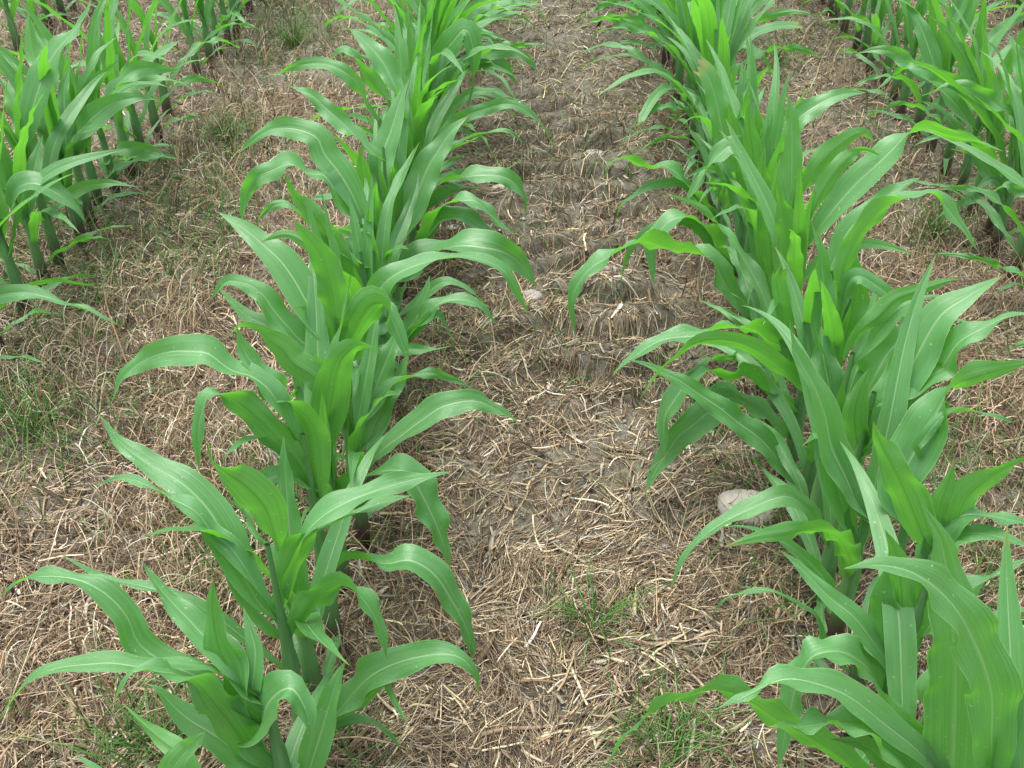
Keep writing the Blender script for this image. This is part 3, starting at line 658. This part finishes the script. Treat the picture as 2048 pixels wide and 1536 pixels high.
ROWS = {   # X of the row, first and last distance, spacing, first leaf heights, row words
    'A': (-0.293, [0.47, 0.58, 0.68, 0.80, 0.90, 1.008, 1.12, 1.228, 1.36], 4.45, 'left centre row'),
    'B': (0.456, [0.46, 0.56, 0.64, 0.735, 0.83, 0.935, 1.035, 1.10, 1.20, 1.285, 1.40, 1.55], 4.45, 'right centre row'),
    'L': (-1.118, [1.63, 1.77, 1.90, 2.03, 2.12, 2.24, 2.33, 2.41, 2.49, 2.62, 2.72, 2.86, 3.02, 3.36, 3.46, 3.56, 3.68, 3.80], 4.5, 'far left row'),
    'R': (1.130, [1.75, 1.87, 2.0, 2.13, 2.25, 2.34, 2.44, 2.55, 2.68], 4.5, 'far right row'),
    'LL': (-1.812, [3.55, 3.72, 3.86, 3.95, 4.10], 4.5, 'outermost left row'),
    'RR': (1.83, [3.45, 3.58, 3.7, 3.84, 3.96], 4.6, 'outermost right row'),
}
GROUPS = {'A': 'maize plants of the left centre row', 'B': 'maize plants of the right centre row', 'L': 'maize plants of the far left row',
          'R': 'maize plants of the far right row', 'LL': 'maize plants of the outermost left row', 'RR': 'maize plants of the outermost right row'}
def project(P):
    c = RCAM.T @ (np.asarray(P, float) - CAM)
    return 1024 - FPX * c[0] / c[2], 768 + FPX * c[1] / c[2]

plants = {}
for key, (X, start, end, words) in ROWS.items():
    r = random.Random(hash(key) % 1000 if False else sum(map(ord, key)) * 31)
    ds = list(start)
    while ds[-1] < end:
        ds.append(ds[-1] + (r.uniform(0.095, 0.125) if key in 'AB' else r.uniform(0.115, 0.15)))
    lst = []
    for i, d in enumerate(ds):
        wob = r.uniform(-0.014, 0.014)
        lst.append({'pos': np.array([X + wob, d, 0.0]), 'traces': [], 'seed': r.randrange(10 ** 6)})
    plants[key] = lst

def assign(row, p):
    X = ROWS[row][0]
    d = ray(*p); t = X / d[0]
    P = CAM + d * t
    if not (0.10 <= P[2] <= 0.47) or t < 0:
        z = 0.14 if (P[2] < 0.10 or t < 0) else 0.44
        P = on_ground(p[0], p[1], z)
    return int(np.argmin([abs(q['pos'][1] - P[1]) for q in plants[row]]))
for rec in TR:
    plants[rec[0]][assign(rec[0], rec[4][0])]['traces'].append(rec)

n_in, n_out = {}, {}
HEIGHT = {'A': 0.95, 'B': 1.05, 'L': 0.84, 'R': 0.92, 'LL': 0.8, 'RR': 0.85}
for key, lst in plants.items():
    words = ROWS[key][3]
    for i, p in enumerate(lst):
        pos = p['pos']; seed = p['seed']; r = random.Random(seed)
        base = pos.copy()
        o = bpy.data.objects.new('maize_plant', None); o.empty_display_size = 0.05
        COL.objects.link(o); o.location = base
        bx_, by_ = project(base)
        inside = 0 <= bx_ <= 2048 and 0 <= by_ <= 1536
        look = ''
        if p['traces']:
            big = max(p['traces'], key=lambda q: math.dist(q[4][0], q[4][-1]))
            (xa, ya), (xb, yb) = big[4][0], big[4][-1]
            if abs(xb - xa) > 90: look = ('leaf reaching ' if yb < ya - 40 else 'leaf drooping ') + ('right' if xb > xa else 'left')
            else: look = 'upright leaves'
        if inside:
            n_in[key] = n_in.get(key, -1) + 1
            n_ = ordinal(n_in[key]) or 'first'
            lab = '%s maize plant from the near end of the %s' % (n_, words) + (', ' + look if look else '')
        else:
            n_out[key] = n_out.get(key, -1) + 1
            n_ = ordinal(n_out[key]) or 'first'
            lab = 'near maize plant of the %s, %s of those rooted outside the picture' % (words, n_)
        tag(o, lab, 'maize plant', GROUPS[key])
        hs = []
        for q, rec in enumerate(p['traces']):
            hs.append(traced_leaf(o, base, rec[1], rec[2], rec[3], rec[4], seed + q))
        k = HEIGHT[key] * r.uniform(0.88, 1.10)
        az = r.uniform(-0.9, 0.9) + (math.pi if r.random() < 0.5 else 0)
        nt_ = len(hs)
        plan = []   # height, elevation, droop, length, width
        full = [(0.035, 34, 85, 0.24, 0.022), (0.06, 46, 100, 0.34, 0.030), (0.09, 56, 108, 0.44, 0.038), (0.125, 65, 98, 0.52, 0.045),
                (0.16, 71, 85, 0.56, 0.050), (0.19, 77, 58, 0.54, 0.052), (0.21, 82, 32, 0.46, 0.047), (0.22, 86, 14, 0.32, 0.034)]
        if nt_ == 0: use = range(8)
        elif nt_ == 1: use = (0, 1, 3, 4, 5, 6, 7)
        elif nt_ == 2: use = (0, 1, 4, 5, 6, 7)
        elif nt_ <= 4: use = (0, 3, 4, 5, 6, 7) if pos[1] > 1.1 else ((0, 1, 3, 5) if key == 'B' and pos[1] > 0.7 else (0, 7))
        else: use = (0, 5, 6, 7) if pos[1] > 1.1 else ((0, 1, 3) if key == 'B' and pos[1] > 0.7 else (0,))
        if key in 'AB' and pos[1] > 1.15: use = tuple(range(8)) + (4, 6) if nt_ < 5 else (0, 2, 3, 4, 5, 6, 7)
        if key in 'AB' and i < 3 and nt_ == 0: use = (0, 1, 2)
        far = key not in ('A', 'B')
        for q in use:
            h, e0, dr, ln, wd = full[q]
            if far: e0, dr, wd, ln = min(e0 + 7, 87), dr * 0.82, wd * 0.80, ln * 0.93
            elif pos[1] > 1.15: wd, ln = wd * 0.80, ln * 0.86
            plan.append((h * k, math.radians(e0 + r.uniform(-9, 7)), math.radians(dr * r.uniform(0.75, 1.2)), ln * k * r.uniform(0.85, 1.12), wd * r.uniform(0.76, 1.02), az + q * math.pi + r.uniform(-0.5, 0.5)))
        if key in 'AB' and pos[1] < 2.6:       # keep the traced plants' own rule-grown leaves along the row
            plan = [(a, min(b + 0.12, 1.5), c * 0.75, d * 0.80, e * 0.88, math.copysign(math.pi / 2, math.sin(f)) + 0.45 * math.cos(f)) for a, b, c, d, e, f in plan]
        for q, (h, e0, dr, ln, wd, a) in enumerate(plan):
            nat_leaf(o, base, h, a, ln, e0, dr, wd, seed + 50 + q, 1.5, e0 > 1.2)
            hs.append(h)
        top = max(0.16, min(max(hs) + 0.03, 0.46))
        stem_mesh(o, top, (0, 0), seed, 0.0100 * r.uniform(0.9, 1.15))

# ------------------------------------------------------------------ litter: straw, dead grass, green grass, pebbles
def strands(name, base, direc, length, radius, lift, curl, tint, mat, k=6, sides=3, flat=1.0, rise=None, taper=0.25, pw=1.0):
    """Many thin bent strands as one mesh. base (n,3); direc (n,) heading; lift (n,) start elevation; curl (n,) change of elevation."""
    n = len(base)
    t = np.linspace(0, 1, k)
    el = lift[:, None] + curl[:, None] * t[None, :] ** pw
    hd = direc[:, None] + rng.normal(0, 0.30, n)[:, None] * t[None, :] + rng.normal(0, 0.13, (n, k))
    D = np.stack([np.cos(el) * np.cos(hd), np.cos(el) * np.sin(hd), np.sin(el)], -1)
    seg = (length / (k - 1))[:, None, None]
    P = np.concatenate([np.zeros((n, 1, 3)), np.cumsum(0.5 * (D[:, 1:] + D[:, :-1]) * seg, 1)], 1) + base[:, None, :]
    gz_ = ground_z(P[..., 0], P[..., 1])
    if rise is None:                                   # lying: follow the ground
        P[..., 2] = np.maximum(gz_ + (base[:, 2])[:, None] + (P[..., 2] - base[:, 2][:, None]), gz_ + 0.001)
    else:
        P[..., 2] = np.maximum(P[..., 2] + gz_[:, :1], gz_ + 0.002)
    T = norm(np.gradient(P, axis=1))
    up = np.zeros_like(T); up[..., 2] = 1; up[..., 0] = 0.05
    S = norm(np.cross(T, up)); U_ = np.cross(S, T)
    prof = 1 - (1 - taper) * t ** 1.5
    a = np.linspace(0, 2 * math.pi, sides, endpoint=False)
    R_ = (radius[:, None] * prof[None, :])[..., None]
    roll = rng.uniform(0, 6.28, n)[:, None, None]
    V = np.stack([P + R_ * (S * np.cos(aj + roll * 0.0) + flat * U_ * np.sin(aj + roll * 0.0)) for aj in a], 2)
    f1 = grid_faces(k, sides, True)
    F = (np.arange(n)[:, None, None] * (k * sides) + f1[None]).reshape(-1, 4)
    tc = np.repeat(tint, k * sides, 0)
    return mesh_from(name, V.reshape(-1, 3), F, mat, None, True, None, tc)

ROWX = np.array([-1.812, -1.118, -0.293, 0.456, 1.130, 1.83])
def scatter(n, ylo=0.5, yhi=4.9, power=1.2):
    """Points on the seen ground, denser close by."""
    u_ = rng.random(n)
    y = (ylo ** (1 - power) + u_ * (yhi ** (1 - power) - ylo ** (1 - power))) ** (1 / (1 - power)) if power != 1 else ylo * (yhi / ylo) ** u_
    x = rng.uniform(-1, 1, n) * (0.58 + 0.60 * y)
    return x, y
def keep(x, y, prob):
    m = rng.random(len(x)) < prob; return x[m], y[m]

STRAW_C = np.array([[0.60, 0.510, 0.340], [0.46, 0.372, 0.238], [0.315, 0.236, 0.146], [0.192, 0.132, 0.082], [0.42, 0.388, 0.310], [0.74, 0.68, 0.55], [0.092, 0.073, 0.052]])
def pick(n, w):
    w = np.array(w, float); c = STRAW_C[rng.choice(len(w), n, p=w / w.sum())]
    return c * rng.uniform(0.75, 1.2, (n, 1)) * rng.uniform(0.95, 1.05, (n, 3))
def patch(x, y, sc, seed):
    return lattice(x * sc, y * sc, seed)
def track(x, y):      # the rolled strip between the two middle rows
    return smooth(0.33, 0.20, np.abs(x - 0.09))

# matted fine litter
x, y = scatter(285000, 0.5, 4.9, 0.9)
x, y = keep(x, y, np.clip(0.14 + 1.9 * patch(x, y, 4.5, 31) ** 1.3 * (0.3 + patch(x, y, 15, 32)), 0, 1))
n = len(x)
strands('straw_litter', np.stack([x, y, rng.uniform(0.0, 0.010, n)], 1), 2 * math.pi * (1.6 * lattice(x * 5, y * 5, 81) + 0.8 * lattice(x * 14, y * 14, 82)) + rng.normal(0, 0.55, n), rng.gamma(2.4, 0.013, n) + 0.010,
        rng.gamma(4, 0.00021, n) * (0.85 + 0.22 * y), rng.normal(0.12, 0.30, n), rng.normal(-0.25, 0.7, n), pick(n, [1.4, 2.8, 4.2, 4.4, 1.4, 0.3, 3.4]), M_STRAW, 5, 3, 0.7)
tag(bpy.data.objects['straw_litter'], kind='stuff')
# longer, paler stalks lying on top
x, y = scatter(4600, 0.5, 4.9, 1.1)
x, y = keep(x, y, np.clip(0.3 + 1.1 * patch(x, y, 3.2, 41), 0, 1))
n = len(x)
strands('straw', np.stack([x, y, rng.uniform(0.006, 0.016, n)], 1), rng.normal(0.35, 1.1, n) + math.pi * (rng.random(n) < 0.5), rng.gamma(2.0, 0.018, n) + 0.018,
        rng.gamma(6, 0.00022, n) + 0.0002, rng.normal(0.05, 0.13, n), rng.normal(-0.12, 0.25, n), pick(n, [3.2, 3.4, 2.6, 1.4, 1.2, 0.8, 0.5]), M_STRAW, 6, 5, 0.75, None, 0.75)
tag(bpy.data.objects['straw'], kind='stuff')
# flat broken leaf pieces, grey and brown
x, y = scatter(9000, 0.5, 4.9, 1.0)
x, y = keep(x, y, np.clip(0.2 + 1.1 * patch(x, y, 4.5, 33), 0, 1)); n = len(x)
strands('leaf_litter', np.stack([x, y, rng.uniform(0.002, 0.012, n)], 1), rng.uniform(0, 6.28, n), rng.gamma(2.5, 0.012, n) + 0.012,
        rng.gamma(4, 0.00055, n) + 0.0006, rng.normal(0.1, 0.25, n), rng.normal(-0.1, 0.9, n), pick(n, [1.6, 2.6, 3, 3, 3.2, 0.8, 2.4]), M_DEAD, 6, 4, 0.14, None, 0.35)
tag(bpy.data.objects['leaf_litter'], kind='stuff')
# dead grass still standing, its tips curling over
x, y = scatter(46000, 0.6, 4.9, 0.8)
side = np.clip(1 - track(x, y), 0, 1)
rowd = np.min(np.abs(x[:, None] - ROWX[None]), 1)
x0, y0 = x, y
pr = np.clip((0.08 + 0.95 * side * smooth(0.35, 0.75, patch(x, y, 3.6, 51)) + 0.25 * side) * (0.35 + 0.65 * smooth(0.9, 1.5, y + 0.35 * (x < -0.3))), 0, 1)
x, y = keep(x, y, pr); n = len(x)
strands('dead_grass', np.stack([x, y, np.zeros(n)], 1), rng.uniform(0, 6.28, n), rng.gamma(5, 0.014, n) + 0.02,
        rng.gamma(5, 0.00019, n) * (0.95 + 0.16 * y), rng.normal(1.15, 0.32, n), -np.abs(rng.normal(0.6, 1.3, n)), pick(n, [2.6, 3.4, 3.8, 2.4, 0.9, 1.2, 0.6]) * np.array([1.06, 0.96, 0.90]), M_DEAD, 7, 3, 0.5, True)
tag(bpy.data.objects['dead_grass'], kind='stuff')
# taller dead blades whose dry tips hook over, left and right of the track
x, y = scatter(24000, 0.9, 4.6, 0.7)
x, y = keep(x, y, np.clip(0.75 * (1 - track(x, y)) * smooth(0.40, 0.68, patch(x, y, 3.6, 51)) * (0.35 + 0.65 * (x < -0.3)), 0, 1)); n = len(x)
strands('hooked_grass', np.stack([x, y, np.zeros(n)], 1), rng.uniform(0, 6.28, n), rng.uniform(0.05, 0.13, n),
        rng.uniform(0.0009, 0.0021, n), rng.normal(1.35, 0.18, n), -rng.uniform(1.2, 3.6, n), pick(n, [4, 3, 1, 0.3, 1, 4, 0]), M_DEAD, 9, 3, 0.4, True, 0.35, 3.0)
tag(bpy.data.objects['hooked_grass'], kind='stuff')
# thin green grass between the dead
GC = np.array([[0.11, 0.27, 0.05], [0.15, 0.33, 0.08], [0.23, 0.36, 0.14], [0.085, 0.21, 0.04]])
x, y = scatter(46000, 0.6, 4.9, 0.8)
gp = smooth(0.52, 0.85, patch(x, y, 2.3, 61)) * (1 - 0.75 * track(x, y)) * (0.4 + 0.6 * smooth(0.3, 0.7, patch(x, y, 9, 62)))
spots = [(100, 850, 0.20), (60, 760, 0.16), (330, 1490, 0.10), (1400, 860, 0.10), (1860, 460, 0.22), (1640, 520, 0.15), (600, 60, 0.35), (420, 330, 0.25),
         (1330, 1490, 0.09), (1960, 760, 0.18), (1900, 900, 0.10), (560, 20, 0.4), (200, 620, 0.16), (130, 660, 0.14), (690, 90, 0.2), (1540, 130, 0.2), (1900, 230, 0.25), (700, 1500, 0.05)]
for px, py, rad in spots:
    c = on_ground(px, py)
    gp = np.maximum(gp, 0.9 * np.exp(-((x - c[0]) ** 2 + (y - c[1]) ** 2) / rad ** 2 * 1.5))
gp *= (0.55 + 0.45 * (x < -0.3))+0.2*(y>2.5)
x, y = keep(x, y, np.clip(gp, 0, 1)); n = len(x)
g_t = GC[rng.integers(0, 4, n)] * rng.uniform(0.75, 1.25, (n, 1))
strands('green_grass', np.stack([x, y, np.zeros(n)], 1), rng.uniform(0, 6.28, n), rng.gamma(4, 0.016, n) + 0.03,
        rng.uniform(0.0010, 0.0021, n), rng.normal(1.1, 0.3, n), -np.abs(rng.normal(0.8, 0.6, n)), g_t, M_GRASS, 6, 3, 0.4, True, 0.15)
tag(bpy.data.objects['green_grass'], kind='stuff')

# small pebbles and crumbs
def lump(seed, nu=10, nv=7, rough=0.25):
    r_ = np.random.default_rng(seed)
    u_ = np.linspace(0, 2 * math.pi, nu, endpoint=False); v_ = np.linspace(0.02, math.pi - 0.02, nv)
    k1, k2 = r_.normal(0, 1, (2, 3))
    V = []
    for a in v_:
        for b in u_:
            d = np.array([math.sin(a) * math.cos(b), math.sin(a) * math.sin(b), math.cos(a)])
            w = 1 + rough * (0.5 * math.sin(2.1 * d @ k1 * 2 + 1) + 0.35 * math.sin(3.7 * d @ k2 * 2))
            V.append(d * w)
    return np.array(V), grid_faces(nv, nu, True)
x, y = scatter(4600, 0.55, 4.8, 1.1)
x, y = keep(x, y, np.clip(0.1 + 1.2 * patch(x, y, 4, 71) ** 2, 0, 1)); n = len(x)
VV, FF, TT = [], [], []
protos = [lump(s_, 7, 5) for s_ in range(6)]
sz = np.minimum(rng.gamma(1.5, 0.0016, n) + 0.0018, 0.008)
gzp = ground_z(x, y)
off = 0
for i in range(n):
    v_, f_ = protos[i % 6]
    a = rng.uniform(0, 6.28); c_, s2 = math.cos(a), math.sin(a)
    w_ = v_ * np.array([1, rng.uniform(0.6, 1), rng.uniform(0.3, 0.6)]) * sz[i]
    w_ = np.stack([w_[:, 0] * c_ - w_[:, 1] * s2 + x[i], w_[:, 0] * s2 + w_[:, 1] * c_ + y[i], w_[:, 2] + gzp[i] + 0.3 * sz[i]], 1)
    VV.append(w_); FF.append(f_ + off); off += len(v_)
    g_ = rng.uniform(0.10, 0.42); TT.append(np.tile(np.array([[g_, g_ * 0.93, g_ * 0.83]]), (len(v_), 1)))
tag(mesh_from('pebbles', np.vstack(VV), np.vstack(FF), M_PEBBLE, None, True, None, np.vstack(TT)), kind='stuff')

# stones one can point at
STONES = [
    (1493, 1020, 0.044, 0.66, M_STONE_W, 'large pale smooth stone lying left of the right centre row of maize'),
    (552, 922, 0.022, 0.7, M_STONE_G, 'grey angular stone behind the broad bright leaf of the left centre row'),
    (578, 975, 0.011, 0.8, M_STONE_G, 'small round grey stone under the left maize row, uppermost of three'),
    (565, 998, 0.009, 0.8, M_STONE_W, 'small pale stone under the left maize row, middle of three'),
    (582, 1016, 0.012, 0.7, M_STONE_W, 'small pale flat stone under the left maize row, lowest of three'),
    (1000, 370, 0.022, 0.5, M_STONE_W, 'pale flat stone beside the arching leaf at the upper track edge'),
    (1187, 328, 0.026, 0.55, M_STONE_G, 'grey stone near the far end of the tyre marks'),
    (1062, 595, 0.022, 0.6, M_STONE_G, 'grey clod stone in the middle of the track below the tyre marks'),
    (1032, 716, 0.006, 0.6, M_STONE_W, 'small pale pebble on the track beside a lying straw'),
    (535, 1300, 0.010, 0.8, M_STONE_W, 'small pale stone left of the near maize stem on the left'),
    (905, 458, 0.014, 0.5, M_STONE_W, 'small pale stone under the drooping leaves right of the left row'),
    (1222, 552, 0.014, 0.5, M_STONE_G, 'small grey stone left of the hanging leaf of the right row'),
    (1240, 760, 0.014, 0.5, M_STONE_G, 'small grey stone below the leaf tips at the right track edge'),
]
for i, (px, py, sz_, fl, mt, lab) in enumerate(STONES):
    c = on_ground(px, py); v_, f_ = lump(100 + i, 22, 14, 0.07 if i == 0 else 0.16)
    v_ = v_ * np.array([1.25, 0.9, fl]) * sz_
    o = mesh_from('stone', v_, f_, mt); o.location = (c[0], c[1], float(ground_z(c[0], c[1])) + 0.28 * sz_ * fl); o.rotation_euler = (0, 0, rng.uniform(-0.5, 0.5))
    tag(o, lab, 'stone', 'stones lying between the maize rows')

# grass tufts that stand out
TUFTS = [
    (1185, 1258, 0.13, 52, 'spiky green grass tuft spreading over bare straw in the near centre track'),
    (455, 282, 0.13, 110, 'bright green grass tuft left of the left centre row, upper part of the field'),
    (75, 855, 0.11, 60, 'dense green grass tuft at the left edge among dead grass'),
    (1405, 850, 0.11, 45, 'loose green grass tuft left of the right row under its arching leaves'),
    (1870, 470, 0.15, 80, 'tall thin grass tuft between the right centre row and far right row'),
    (1330, 1505, 0.10, 60, 'low green grass tuft at the bottom edge left of the right row'),
    (320, 1520, 0.11, 40, 'sparse pale grass tuft at the bottom left under the maize leaf tips'),
    (880, 690, 0.07, 14, 'tiny dark grass tuft right of the left centre row under a drooping leaf'),
    (925, 790, 0.06, 10, 'tiny dark grass sprig on the track just right of the left row'),
    (1555, 125, 0.18, 60, 'grassy tuft behind the right centre row near the top edge'),
    (590, 90, 0.20, 90, 'wispy green grass tuft between two left rows near the top edge'),
]
for i, (px, py, ln, cnt, lab) in enumerate(TUFTS):
    c = on_ground(px, py)
    a = rng.uniform(0, 6.28, cnt); rr = np.abs(rng.normal(0, 0.016, cnt))
    b = np.stack([c[0] + rr * np.cos(a), c[1] + rr * np.sin(a), np.zeros(cnt)], 1)
    tint = GC[rng.integers(0, 2 if 'dark' not in lab else 4, cnt)] * rng.uniform(0.8, 1.25, (cnt, 1))
    o = strands('grass_tuft', b, a + rng.normal(0, 0.4, cnt), ln * rng.uniform(0.5, 1.15, cnt), rng.uniform(0.0010, 0.0020, cnt), rng.normal(1.05, 0.28, cnt),
                -np.abs(rng.normal(0.85, 0.5, cnt)), tint, M_GRASS, 8, 3, 0.4, True, 0.12)
    tag(o, lab, 'grass tuft', 'green grass tufts in the field')
